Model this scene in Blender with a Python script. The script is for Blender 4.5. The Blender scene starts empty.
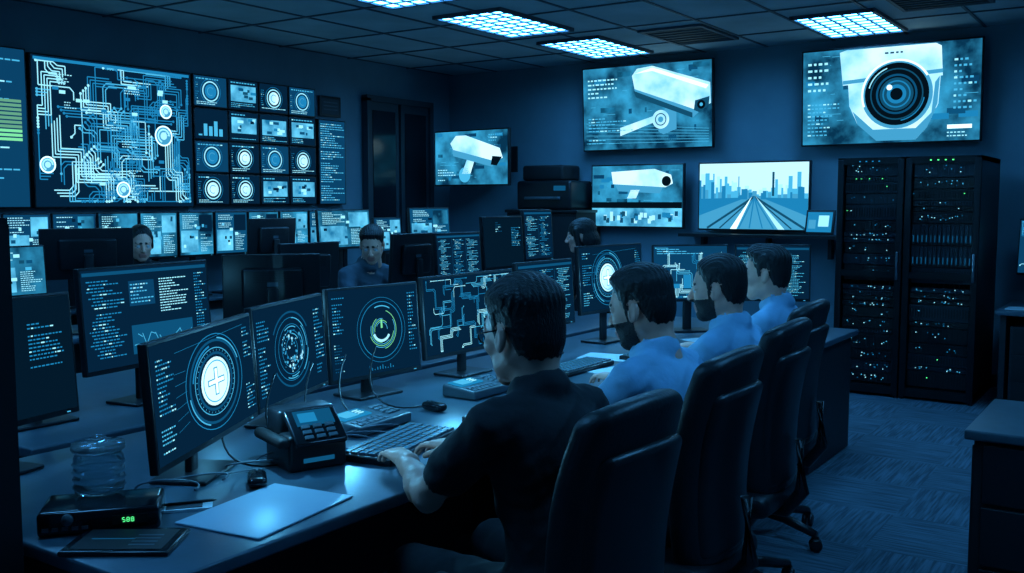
import bpy, math, random
import numpy as np
from mathutils import Matrix, Vector

# ------------------------------------------------------------------ materials
MATS = {}
def _new(name):
    m = bpy.data.materials.new(name); m.use_nodes = True
    nt = m.node_tree; nt.nodes.clear()
    out = nt.nodes.new('ShaderNodeOutputMaterial')
    MATS[name] = m
    return m, nt, out
def pbr(name, col, rough=0.5, metal=0.0, noise=0.0, nscale=20.0, bump=0.0, spec=0.5, trans=0.0, bscale=None, stretch=None):
    m, nt, out = _new(name)
    b = nt.nodes.new('ShaderNodeBsdfPrincipled')
    b.inputs['Base Color'].default_value = (*col, 1)
    b.inputs['Roughness'].default_value = rough
    b.inputs['Metallic'].default_value = metal
    b.inputs['Specular IOR Level'].default_value = spec
    b.inputs['Transmission Weight'].default_value = trans
    tc = nt.nodes.new('ShaderNodeTexCoord'); src = tc.outputs['Object']
    if stretch:
        mp = nt.nodes.new('ShaderNodeMapping'); mp.inputs['Scale'].default_value = stretch
        nt.links.new(src, mp.inputs['Vector']); src = mp.outputs[0]
    if noise > 0:
        n = nt.nodes.new('ShaderNodeTexNoise'); n.inputs['Scale'].default_value = nscale; n.inputs['Detail'].default_value = 4
        nt.links.new(src, n.inputs['Vector'])
        r = nt.nodes.new('ShaderNodeValToRGB')
        r.color_ramp.elements[0].position = 0.3; r.color_ramp.elements[1].position = 0.7
        r.color_ramp.elements[0].color = (*[c*(1-noise) for c in col], 1)
        r.color_ramp.elements[1].color = (*[min(1, c*(1+noise)) for c in col], 1)
        nt.links.new(n.outputs['Fac'], r.inputs['Fac']); nt.links.new(r.outputs['Color'], b.inputs['Base Color'])
    if bump > 0:
        n2 = nt.nodes.new('ShaderNodeTexNoise'); n2.inputs['Scale'].default_value = bscale or nscale; n2.inputs['Detail'].default_value = 5
        nt.links.new(src, n2.inputs['Vector'])
        bp = nt.nodes.new('ShaderNodeBump'); bp.inputs['Strength'].default_value = bump; bp.inputs['Distance'].default_value = 0.01
        nt.links.new(n2.outputs['Fac'], bp.inputs['Height']); nt.links.new(bp.outputs['Normal'], b.inputs['Normal'])
    nt.links.new(b.outputs['BSDF'], out.inputs['Surface'])
    return m
def emi(name, col, s=1.0, sample=False):
    m, nt, out = _new(name)
    e = nt.nodes.new('ShaderNodeEmission'); e.inputs['Color'].default_value = (*col, 1); e.inputs['Strength'].default_value = s
    nt.links.new(e.outputs[0], out.inputs['Surface'])
    if not sample:
        m.cycles.emission_sampling = 'NONE'
    return m
def emi_tex(name, c0, c1, scale, s=1.0, lo=.35, hi=.7):
    m, nt, out = _new(name)
    tc = nt.nodes.new('ShaderNodeTexCoord')
    n = nt.nodes.new('ShaderNodeTexNoise'); n.inputs['Scale'].default_value = scale; n.inputs['Detail'].default_value = 5; o = n.outputs['Fac']
    nt.links.new(tc.outputs['Object'], n.inputs['Vector'])
    r = nt.nodes.new('ShaderNodeValToRGB')
    r.color_ramp.elements[0].position = lo; r.color_ramp.elements[0].color = (*c0, 1)
    r.color_ramp.elements[1].position = hi; r.color_ramp.elements[1].color = (*c1, 1)
    e = nt.nodes.new('ShaderNodeEmission'); e.inputs['Strength'].default_value = s
    nt.links.new(o, r.inputs['Fac']); nt.links.new(r.outputs['Color'], e.inputs['Color']); nt.links.new(e.outputs[0], out.inputs['Surface'])
    return m

pbr('wall_paint', (0.15, 0.26, 0.32), 0.75, noise=0.08, nscale=3, bump=0.05, bscale=120)
pbr('wall_dark', (0.03, 0.05, 0.065), 0.6, noise=0.1, nscale=4)
pbr('ceiling_tile', (0.36, 0.46, 0.50), 0.9, noise=0.15, nscale=2.0, bump=0.2, bscale=150)
pbr('tbar', (0.05, 0.08, 0.11), 0.6, noise=0.05)
pbr('black_plastic', (0.008, 0.010, 0.013), 0.38, noise=0.1, nscale=30)
pbr('black_matte', (0.005, 0.006, 0.008), 0.7, noise=0.2, nscale=12)
pbr('black_gloss', (0.006, 0.008, 0.011), 0.15, noise=0.1)
pbr('grey_plastic', (0.07, 0.10, 0.12), 0.4, noise=0.1)
pbr('key_plastic', (0.13, 0.17, 0.20), 0.4, noise=0.1)
pbr('leather', (0.006, 0.009, 0.012), 0.42, noise=0.2, nscale=25, bump=0.15, bscale=90)
pbr('mesh_fabric', (0.008, 0.011, 0.014), 0.75, noise=0.3, nscale=60, bump=0.2, bscale=220)
pbr('metal', (0.35, 0.4, 0.45), 0.3, metal=1.0, noise=0.1)
pbr('rack_metal', (0.006, 0.009, 0.012), 0.4, metal=0.3, noise=0.15, nscale=15)
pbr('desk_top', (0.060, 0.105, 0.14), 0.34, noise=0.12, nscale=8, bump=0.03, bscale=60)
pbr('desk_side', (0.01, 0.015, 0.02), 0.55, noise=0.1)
pbr('cab_top_lit', (0.05, 0.085, 0.105), 0.35, noise=0.1)  # top of the black cabinet, light falling on it put into the colour
pbr('shirt_dark', (0.006, 0.009, 0.013), 0.85, noise=0.25, nscale=14, bump=0.6, bscale=14)
pbr('shirt_navy', (0.05, 0.08, 0.11), 0.85, noise=0.15, nscale=14, bump=0.5, bscale=14)
pbr('shirt_blue', (0.26, 0.52, 0.74), 0.8, noise=0.10, nscale=10, bump=1.0, bscale=11)
pbr('trousers', (0.010, 0.014, 0.018), 0.85, noise=0.2, nscale=12, bump=0.4, bscale=12)
pbr('shoe', (0.01, 0.01, 0.012), 0.3, noise=0.1)
pbr('skin', (0.85, 0.42, 0.31), 0.46, noise=0.08, nscale=25, bump=0.10, bscale=120)
MATS['ear'] = MATS['skin']
pbr('lips', (0.60, 0.22, 0.18), 0.45, noise=0.05)
pbr('hair', (0.006, 0.007, 0.008), 0.45, noise=0.4, nscale=60, bump=0.6, bscale=70, stretch=(1, 4, 1))
pbr('beard', (0.025, 0.018, 0.016), 0.7, noise=0.5, nscale=180, bump=0.6, bscale=200)
pbr('eye_white', (0.6, 0.62, 0.65), 0.2, noise=0.02)
pbr('iris', (0.02, 0.02, 0.025), 0.1, noise=0.02)
pbr('paper', (0.66, 0.76, 0.82), 0.7, noise=0.03)
pbr('mouse_pad', (0.42, 0.56, 0.66), 0.42, noise=0.05, nscale=5)
pbr('glass', (0.80, 0.95, 1.0), 0.03, trans=0.9, noise=0.01)
pbr('cable', (0.12, 0.16, 0.2), 0.5, noise=0.1)
pbr('door_glass', (0.010, 0.016, 0.022), 0.15, noise=0.1)
pbr('disk', (0.03, 0.045, 0.06), 0.35, metal=0.5, noise=0.2)

emi('e_off', (0.0008, 0.005, 0.011), 1.0)
emi('e_bg', (0.0014, 0.017, 0.046), 1.0, True)
emi('e_bgd', (0.001, 0.010, 0.024), 1.0)
emi('e_bg2', (0.003, 0.055, 0.14), 1.0, True)
emi('e_faint', (0.004, 0.085, 0.20), 1.0)
emi('e_mid', (0.012, 0.24, 0.52), 1.0)
emi('e_txt', (0.07, 0.52, 0.88), 1.0)
emi('e_wh', (0.60, 0.94, 1.0), 1.8, True)
emi('e_gr', (0.25, 0.95, 0.45), 0.9)
emi('e_green', (0.1, 1.0, 0.3), 1.6)
emi('e_yg', (0.22, 0.66, 0.42), 0.6)
emi('e_wline', (0.32, 0.82, 1.0), 1.25)
emi('e_cam_w', (0.36, 0.80, 1.0), 1.25, True)
emi('e_cam_m', (0.06, 0.38, 0.66), 1.0)
emi('e_cam_d', (0.006, 0.08, 0.16), 1.0)
emi('e_blk', (0.001, 0.006, 0.012), 1.0)
emi('e_sky', (0.48, 0.87, 1.0), 1.3, True)
emi_tex('e_camtex', (0.16, 0.58, 0.86), (0.62, 0.98, 1.1), 3.2, 1.3, lo=.3, hi=.6)
emi_tex('e_blur', (0.002, 0.035, 0.085), (0.04, 0.42, 0.76), 4.0, 1.0)
emi_tex('e_blur2', (0.002, 0.03, 0.065), (0.015, 0.24, 0.47), 6.0, 1.0)
emi_tex('e_bright', (0.01, 0.16, 0.34), (0.14, 0.66, 1.0), 6.0, 1.15, lo=.3, hi=.65)
emi('lamp_panel', (0.085, 0.44, 1.0), 19.5, True)

def carpet():
    m, nt, out = _new('carpet')
    b = nt.nodes.new('ShaderNodeBsdfPrincipled'); b.inputs['Roughness'].default_value = 0.95
    tc = nt.nodes.new('ShaderNodeTexCoord')
    def st(sc):
        mp = nt.nodes.new('ShaderNodeMapping'); mp.inputs['Scale'].default_value = sc
        nt.links.new(tc.outputs['Object'], mp.inputs['Vector'])
        n = nt.nodes.new('ShaderNodeTexNoise'); n.inputs['Scale'].default_value = 1.5; n.inputs['Detail'].default_value = 3
        nt.links.new(mp.outputs[0], n.inputs['Vector']); return n
    n = st((2.5, 50, 1)); n3 = st((50, 2.5, 1))
    ck = nt.nodes.new('ShaderNodeTexChecker'); ck.inputs['Scale'].default_value = 1.8
    nt.links.new(tc.outputs['Object'], ck.inputs['Vector'])
    mx = nt.nodes.new('ShaderNodeMix')
    nt.links.new(ck.outputs['Fac'], mx.inputs[0]); nt.links.new(n.outputs['Fac'], mx.inputs[2]); nt.links.new(n3.outputs['Fac'], mx.inputs[3])
    r = nt.nodes.new('ShaderNodeValToRGB')
    r.color_ramp.elements[0].position = 0.40; r.color_ramp.elements[0].color = (0.045, 0.08, 0.105, 1)
    r.color_ramp.elements[1].position = 0.64; r.color_ramp.elements[1].color = (0.11, 0.18, 0.23, 1)
    nt.links.new(mx.outputs[0], r.inputs['Fac']); nt.links.new(r.outputs['Color'], b.inputs['Base Color'])
    n2 = nt.nodes.new('ShaderNodeTexNoise'); n2.inputs['Scale'].default_value = 180
    nt.links.new(tc.outputs['Object'], n2.inputs['Vector'])
    bp = nt.nodes.new('ShaderNodeBump'); bp.inputs['Strength'].default_value = 0.4; bp.inputs['Distance'].default_value = 0.005
    nt.links.new(n2.outputs['Fac'], bp.inputs['Height']); nt.links.new(bp.outputs['Normal'], b.inputs['Normal'])
    nt.links.new(b.outputs['BSDF'], out.inputs['Surface'])
carpet()

# ------------------------------------------------------------------ mesh builder
def T(x, y, z): return Matrix.Translation((x, y, z))
def RX(a): return Matrix.Rotation(math.radians(a), 4, 'X')
def RY(a): return Matrix.Rotation(math.radians(a), 4, 'Y')
def RZ(a): return Matrix.Rotation(math.radians(a), 4, 'Z')
def SC(s): return Matrix.Scale(s, 4)

class MB:
    def __init__(s):
        s.v = []; s.f = []; s.m = []; s.sm = []; s.mats = []; s.M = Matrix.Identity(4); s.n = 0
    def mi(s, mat):
        if mat not in s.mats: s.mats.append(mat)
        return s.mats.index(mat)
    def add(s, verts, faces, mat, smooth=False, L=None):
        M = s.M if L is None else s.M @ L
        A = np.array(M); V = np.asarray(verts, dtype=float).reshape(-1, 3)
        V = V @ A[:3, :3].T + A[:3, 3]
        s.v.extend(map(tuple, V)); o = s.n; s.n += len(V)
        if isinstance(mat, str):
            mi = s.mi(mat); s.m.extend([mi]*len(faces))
        else:
            s.m.extend([s.mi(x) for x in mat])
        s.f.extend([tuple(int(i)+o for i in f) for f in faces]); s.sm.extend([smooth]*len(faces))
    def box(s, c, sz, mat, L=None):
        x, y, z = c; a, b, d = sz[0]/2, sz[1]/2, sz[2]/2
        v = [(x+i*a, y+j*b, z+k*d) for i in (-1, 1) for j in (-1, 1) for k in (-1, 1)]
        f = [(0, 1, 3, 2), (4, 6, 7, 5), (0, 4, 5, 1), (2, 3, 7, 6), (0, 2, 6, 4), (1, 5, 7, 3)]
        s.add(v, f, mat, False, L)
    def rbox(s, c, sz, r, mat, n=2, mid=1, fn=None, L=None, smooth=True):
        h = [q/2 for q in sz]; r = min(r, min(h)*0.999)
        ax = []
        for a in range(3):
            vals = [-h[a]+r*i/n for i in range(n+1)]
            for i in range(1, mid): vals.append((-h[a]+r)+(2*h[a]-2*r)*i/mid)
            vals += [h[a]-r+r*i/n for i in range(n+1)]
            ax.append(vals)
        vd = {}; V = []; F = []
        def vid(p):
            k = tuple(round(q, 6) for q in p)
            if k not in vd:
                vd[k] = len(V)
                q = [max(-(h[i]-r), min(h[i]-r, p[i])) for i in range(3)]
                d = [p[i]-q[i] for i in range(3)]; l = math.sqrt(sum(t*t for t in d))
                pp = [q[i]+(r*d[i]/l if l > 1e-9 else 0) for i in range(3)]
                if fn: pp = list(fn(*pp))
                V.append((pp[0]+c[0], pp[1]+c[1], pp[2]+c[2]))
            return vd[k]
        for a in range(3):
            b, d = (a+1) % 3, (a+2) % 3
            for sg in (-1, 1):
                for i in range(len(ax[b])-1):
                    for j in range(len(ax[d])-1):
                        q = []
                        for (ii, jj) in ((i, j), (i+1, j), (i+1, j+1), (i, j+1)):
                            p = [0, 0, 0]; p[a] = sg*h[a]; p[b] = ax[b][ii]; p[d] = ax[d][jj]; q.append(vid(p))
                        if sg < 0: q.reverse()
                        F.append(tuple(q))
        s.add(V, F, mat, smooth, L)
    def lathe(s, prof, mat, n=24, L=None, smooth=True, cap=True):
        V = []; F = []
        for (r, z) in prof:
            for i in range(n):
                a = 2*math.pi*i/n; V.append((r*math.cos(a), r*math.sin(a), z))
        for k in range(len(prof)-1):
            for i in range(n):
                j = (i+1) % n; F.append((k*n+i, k*n+j, (k+1)*n+j, (k+1)*n+i))
        if cap:
            F.append(tuple(reversed(range(n)))); F.append(tuple(range((len(prof)-1)*n, len(prof)*n)))
        s.add(V, F, mat, smooth, L)
    def tube(s, pts, r, mat, n=8, L=None):
        P = [Vector(p) for p in pts]; V = []; F = []
        rr = r if isinstance(r, (list, tuple)) else [r]*len(P)
        up = Vector((0, 0, 1))
        for i, p in enumerate(P):
            t = (P[min(i+1, len(P)-1)]-P[max(i-1, 0)]).normalized()
            u = t.cross(up)
            if u.length < 1e-3: u = t.cross(Vector((1, 0, 0)))
            u.normalize(); w = u.cross(t)
            for k in range(n):
                a = 2*math.pi*k/n; q = p+u*(rr[i]*math.cos(a))+w*(rr[i]*math.sin(a)); V.append(tuple(q))
        for i in range(len(P)-1):
            for k in range(n):
                j = (k+1) % n; F.append((i*n+k, i*n+j, (i+1)*n+j, (i+1)*n+k))
        F.append(tuple(reversed(range(n)))); F.append(tuple(range((len(P)-1)*n, len(P)*n)))
        s.add(V, F, mat, True, L)
    def build(s, name):
        me = bpy.data.meshes.new(name); me.from_pydata(s.v, [], s.f)
        for m in s.mats: me.materials.append(MATS[m])
        me.polygons.foreach_set('material_index', s.m); me.polygons.foreach_set('use_smooth', s.sm)
        me.update()
        o = bpy.data.objects.new(name, me); bpy.context.scene.collection.objects.link(o)
        return o

def bez(p0, p1, p2, p3, n=14):
    out = []
    for i in range(n+1):
        t = i/n; u = 1-t
        out.append(tuple(u**3*a+3*u*u*t*b+3*u*t*t*c+t**3*d for a, b, c, d in zip(p0, p1, p2, p3)))
    return out

# ------------------------------------------------------------------ screen drawing
class Scr:
    """draws flat shapes in the local XZ plane of a display (face towards local -Y)"""
    def __init__(s, mb, L): s.mb = mb; s.L = L; s.sx = 1.0
    def pts(s, P, mat, layer=1):
        s.mb.add([(x, -0.0006*layer, z) for x, z in P], [tuple(range(len(P)))], mat, False, s.L)
    def rect(s, x0, z0, x1, z1, mat, layer=1): s.pts([(x0, z0), (x1, z0), (x1, z1), (x0, z1)], mat, layer)
    def line(s, x0, z0, x1, z1, w, mat, layer=2):
        dx, dz = x1-x0, z1-z0; l = math.hypot(dx, dz) or 1; nx, nz = -dz/l*w/2, dx/l*w/2
        s.pts([(x0-nx, z0-nz), (x1-nx, z1-nz), (x1+nx, z1+nz), (x0+nx, z0+nz)], mat, layer)
    def disc(s, x, z, r, mat, layer=2, n=28, ez=1.0):
        s.pts([(x+s.sx*r*math.cos(2*math.pi*i/n), z+ez*r*math.sin(2*math.pi*i/n)) for i in range(n)], mat, layer)
    def ring(s, x, z, r, w, mat, layer=2, a0=0, a1=360, n=40):
        V = []; F = []
        for i in range(n+1):
            a = math.radians(a0+(a1-a0)*i/n)
            for q in (r-w/2, r+w/2): V.append((x+s.sx*q*math.cos(a), -0.0006*layer, z+q*math.sin(a)))
        for i in range(n): F.append((2*i, 2*i+1, 2*i+3, 2*i+2))
        s.mb.add(V, F, mat, False, s.L)
    def text(s, x0, x1, z1, z0, rows, mat, rng, layer=2, fill=0.8, indent=False):
        dz = (z1-z0)/rows
        for i in range(rows):
            if rng.random() < .08: continue
            z = z1-dz*(i+0.5); x = x0+(rng.random()*0.25*(x1-x0) if indent else 0)
            end = x0+(x1-x0)*(0.3+0.7*rng.random()*fill/0.8)
            while x < end:
                w = (0.02+0.12*rng.random())*(x1-x0)*0.6+dz*0.3
                s.rect(x, z-dz*0.17, min(x+w, x1), z+dz*0.17, mat if rng.random() < 0.85 else 'e_wline', layer)
                x += w+dz*0.35

def gauge(off):
    def f(d, W, H, g):
        d.rect(-W/2, -H/2, W/2, H/2, 'e_bg', 0)
        cx = off*W; d.sx = 1.45 if W/H > 1.9 else 1.0; k = d.sx
        for r, w, m in ((.44, .004, 'e_mid'), (.38, .012, 'e_faint'), (.31, .004, 'e_txt'), (.26, .012, 'e_faint')):
            d.ring(cx, 0, r*H, w*H*2, m)
        d.ring(cx, 0, .40*H, .012*H, 'e_txt', 3, 20, 80); d.ring(cx, 0, .40*H, .012*H, 'e_txt', 3, 190, 250); d.ring(cx, 0, .34*H, .02*H, 'e_mid', 3, 100, 170)
        d.disc(cx, 0, .225*H, 'e_camtex', 3)
        d.ring(cx, 0, .19*H, .012*H, 'e_txt', 4)
        for q, m, ly in ((.030, 'e_cam_m', 5), (.018, 'e_wh', 6)):
            e = .13 if ly == 5 else .118
            d.rect(cx-e*H*k, -q*H, cx+e*H*k, q*H, m, ly); d.rect(cx-q*H*k, -e*H, cx+q*H*k, e*H, m, ly+.3)
        for i in range(36):
            a = i*math.pi/18; d.line(cx+k*.28*H*math.cos(a), .28*H*math.sin(a), cx+k*.295*H*math.cos(a), .295*H*math.sin(a), .006*H, 'e_txt', 3)
        d.text(-W*.47, -W*.33, H*.42, -H*.1, 14, 'e_mid', g, 6); d.text(-W*.47, -W*.33, -H*.2, -H*.42, 6, 'e_txt', g, 6)
        d.text(W*.38, W*.48, H*.42, H*.1, 9, 'e_mid', g, 6); d.text(W*.38, W*.48, -H*.15, -H*.42, 8, 'e_mid', g, 6)
        for i in range(6): d.line(-.32*W, (-.3+.1*i)*H, -.22*W, (-.25+.09*i)*H, .003*H, 'e_mid', 2)
        d.line(-.3*W, .38*H, .4*W, .44*H, .003*H, 'e_mid', 2); d.sx = 1
    return f
c_gauge = gauge(.06); c_gauge_left = gauge(-.08)
def c_globe(d, W, H, g):
    d.rect(-W/2, -H/2, W/2, H/2, 'e_bg', 0)
    cx = -.02*W; d.sx = 1.15
    for r in (.12, .2, .27, .34): d.ring(cx, 0, r*H, .006*H, 'e_mid')
    for i in range(70):
        a = g.random()*6.28; r = math.sqrt(g.random())*.26*H
        d.disc(cx+r*math.cos(a), r*math.sin(a), (.005+.015*g.random())*H, g.choice(['e_cam_w', 'e_txt', 'e_cam_m', 'e_mid']), 3, 6)
    for i in range(8):
        a = g.random()*360; d.ring(cx, 0, (.15+.22*g.random())*H, .010*H, 'e_txt', 3, a, a+30+40*g.random(), 12)
    d.ring(cx, 0, .4*H, .02*H, 'e_faint', 2, 30, 150); d.ring(cx, 0, .4*H, .02*H, 'e_faint', 2, 210, 330); d.sx = 1
    d.text(-W*.47, -W*.32, H*.42, -H*.42, 22, 'e_mid', g); d.text(W*.34, W*.48, H*.42, -H*.42, 20, 'e_mid', g)
def c_swirl(d, W, H, g):
    d.rect(-W/2, -H/2, W/2, H/2, 'e_bg', 0)
    for i in range(8):
        a = i*40; d.ring(.06*W, 0, (.09+.02*i)*H, .007*H, 'e_gr' if i % 2 else 'e_txt', 3, a, a+150, 26)
    d.ring(.06*W, 0, .13*H, .03*H, 'e_cam_w', 3, 200, 330); d.rect(.05*W, .02*H, .07*W, .12*H, 'e_gr', 4)
    d.ring(.06*W, 0, .33*H, .008*H, 'e_mid'); d.ring(.06*W, 0, .38*H, .004*H, 'e_mid'); d.ring(.06*W, 0, .28*H, .012*H, 'e_txt', 3, 60, 110)
    d.text(-W*.47, -W*.34, H*.43, H*.0, 12, 'e_mid', g); d.text(-W*.47, -W*.36, -H*.1, -H*.43, 10, 'e_faint', g)
    d.text(W*.38, W*.48, H*.42, -H*.3, 18, 'e_mid', g)
    for i in range(10): d.line(-.1*W+.03*W*i, -.46*H, -.1*W+.03*W*i, (-.45+.05*g.random())*H, .008*W, 'e_mid')
def c_code(d, W, H, g):
    d.rect(-W/2, -H/2, W/2, H/2, 'e_bg', 0)
    d.rect(-W*.49, H*.43, W*.49, H*.47, 'e_faint', 1)
    n = 3 if W > H*1.2 else 2
    for k in range(n):
        x0 = -W*.47+k*W*.95/n; d.text(x0, x0+W*.85/n, H*.39, -H*.45, 30, 'e_mid' if k % 2 else 'e_txt', g, indent=True)
    for k in range(1, n): d.line(-W*.48+k*W*.95/n, -H*.45, -W*.48+k*W*.95/n, H*.4, .002, 'e_faint')
def c_code2(d, W, H, g):
    d.rect(-W/2, -H/2, W/2, H/2, 'e_bg', 0); d.rect(-W*.49, H*.44, W*.49, H*.475, 'e_faint', 1)
    d.text(-.47*W, -.2*W, .40*H, -.40*H, 24, 'e_mid', g, indent=True); d.text(.08*W, .34*W, .40*H, .0, 14, 'e_wline', g); d.text(.38*W, .48*W, .40*H, -.44*H, 26, 'e_mid', g)
    d.rect(-.16*W, .1*H, .04*W, .36*H, 'e_bg2', 1); d.rect(-.16*W, -.40*H, .34*W, -.1*H, 'e_faint', 1)
    for i in range(14): d.line(-.15*W+.034*W*i, -.38*H+.2*H*g.random(), -.15*W+.034*W*(i+1), -.38*H+.2*H*g.random(), .003, 'e_txt', 3)
    d.text(-.15*W, .03*W, .34*H, .12*H, 6, 'e_txt', g, 3)
def c_circuit(d, W, H, g, bg='e_bg', dens=40, wl=None, bus=(1, 3)):
    d.rect(-W/2, -H/2, W/2, H/2, bg, 0)
    wl = wl or .007*H; st = H/18
    for i in range(dens):
        x, z = round((g.random()-.5)*W*.85/st)*st, round((g.random()-.5)*H*.85/st)*st; m = g.choice(['e_wline', 'e_txt', 'e_mid', 'e_mid'])
        hor = g.random() < .5; P = [(x, z)]; sg = g.choice([-1, 1]); sh = g.choice([-1, 1])
        for k in range(g.randint(2, 5)):
            n = g.randint(1, 4)
            if hor: x += sg*n*st
            else: z += sh*n*st
            P.append((x, z))
            if g.random() < .35: x += sg*st*.5; z += sh*st*.5; P.append((x, z))
            hor = not hor
        nb = g.randint(*bus); cl = lambda v, m_: max(-m_, min(m_, v))
        for b in range(nb):
            o = b*wl*2.6; Q = [(cl(px+o*sg, W*.475), cl(pz-o*sh, H*.465)) for px, pz in P]
            for q0, q1 in zip(Q[:-1], Q[1:]):
                if abs(q0[0]-q1[0])+abs(q0[1]-q1[1]) > 1e-5: d.line(*q0, *q1, wl, m, 2)
            d.disc(*Q[-1], wl*1.3, m, 3, 8)
def c_circuit_big(d, W, H, g):
    c_circuit(d, W, H, g, 'e_bg', 75, .0085, (1, 4))
    for fx, fz, r in ((-.43, -.22, .055), (.02, -.38, .055), (.3, .02, .075), (.32, .2, .05)):
        d.disc(fx*W, fz*H, r*W*.75, 'e_cam_m', 4); d.ring(fx*W, fz*H, r*W*.75, .012, 'e_wh', 5); d.ring(fx*W, fz*H, r*W*.5, .014, 'e_wline', 5, 0, 250)
        d.disc(fx*W, fz*H, r*W*.3, 'e_cam_w', 5)
    for i in range(22):
        x, z = (g.random()-.5)*W*.85, (g.random()-.5)*H*.85
        d.rect(x, z, x+.05, z+.025, 'e_wline' if i % 2 else 'e_mid', 4)
    for i in range(8):
        x, z = (g.random()-.5)*W*.8, (g.random()-.5)*H*.8; d.text(x, x+.14, z+.06, z, 3, 'e_wline', g, 4)
    d.rect(-W*.49, H*.47, W*.49, H*.49, 'e_mid', 3)
def c_map(d, W, H, g):
    c_circuit(d, W, H, g, 'e_bg2', 22, .010*H)
    for i in range(5): d.rect(-.4*W+.15*W*i, -.3*H, -.3*W+.15*W*i, (-.25+.3*g.random())*H, 'e_mid', 3)
    d.text(-.46*W, .46*W, .46*H, .3*H, 4, 'e_txt', g, 3)
def c_tile(d, W, H, g):
    k = g.choice([0, 1, 1, 2, 3, 3, 3]); d.rect(-W/2, -H/2, W/2, H/2, 'e_bg' if k else 'e_bg2', 0)
    d.text(-.44*W, .44*W, .47*H, .36*H, 1, 'e_txt', g)
    if k in (0, 1):
        d.ring(0, -.0*H, .24*W, .03*W, 'e_wline', 2); d.disc(0, -.0*H, .18*W, 'e_camtex' if k else 'e_mid', 2, 18); d.ring(0, -.0*H, .31*W, .01*W, 'e_mid', 2)
        d.ring(0, 0, .1*W, .02*W, 'e_cam_m', 3, 40, 300); d.text(-.44*W, .44*W, -.34*H, -.47*H, 2, 'e_wline', g); d.text(-.46*W, -.36*W, .3*H, -.3*H, 8, 'e_mid', g)
    elif k == 2:
        for i in range(5):
            d.rect(-.4*W+.16*W*i, -.4*H, -.29*W+.16*W*i, (-.35+.5*g.random())*H, 'e_txt', 2)
    else:
        d.rect(-.44*W, -.24*H, .44*W, .32*H, 'e_bright', 1)
        for i in range(7): x, z = (g.random()-.5)*.6*W, (g.random()-.5)*.4*H; d.rect(x, z, x+.16*W*g.random()+.02, z+.1*H, g.choice(['e_mid', 'e_faint', 'e_bg', 'e_wline', 'e_cam_d']), 2+i)
        d.text(-.44*W, .44*W, -.28*H, -.46*H, 3, 'e_txt', g)
def c_list(d, W, H, g):
    d.rect(-W/2, -H/2, W/2, H/2, 'e_bg2', 0); d.text(-.46*W, .46*W, .47*H, -.47*H, 34 if H > .8 else 16, 'e_txt', g)
def c_console(d, W, H, g):
    d.rect(-W/2, -H/2, W/2, H/2, g.choice(['e_bg2', 'e_blur', 'e_faint']), 0)
    d.rect(-.47*W, -.44*H, .04*W, .08*H, 'e_bright', 1)
    d.rect(.08*W, .05*H, .47*W, .45*H, g.choice(['e_bright', 'e_blur', 'e_bg']), 1)
    for i in range(12):
        x, z = (g.random()-.5)*W*.8, (g.random()-.5)*H*.8; d.rect(x-.05*W, z-.03*H, x+.06*W*g.random(), z+.04*H, g.choice(['e_faint', 'e_txt', 'e_bg', 'e_wline', 'e_cam_d']), 2+i)
    d.text(-.44*W, .05*W, .46*H, .12*H, 7, 'e_wline', g, 15); d.text(.1*W, .46*W, .0*H, -.44*H, 10, 'e_wline', g, 15)
def c_off(d, W, H, g): d.rect(-W/2, -H/2, W/2, H/2, 'e_off', 0)
def c_dim(d, W, H, g):
    d.rect(-W/2, -H/2, W/2, H/2, 'e_bgd', 0)
    d.text(W*.2, W*.45, H*.3, -H*.1, 12, 'e_mid', g); d.text(-W*.2, W*.0, H*.42, H*.2, 5, 'e_faint', g)

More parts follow.
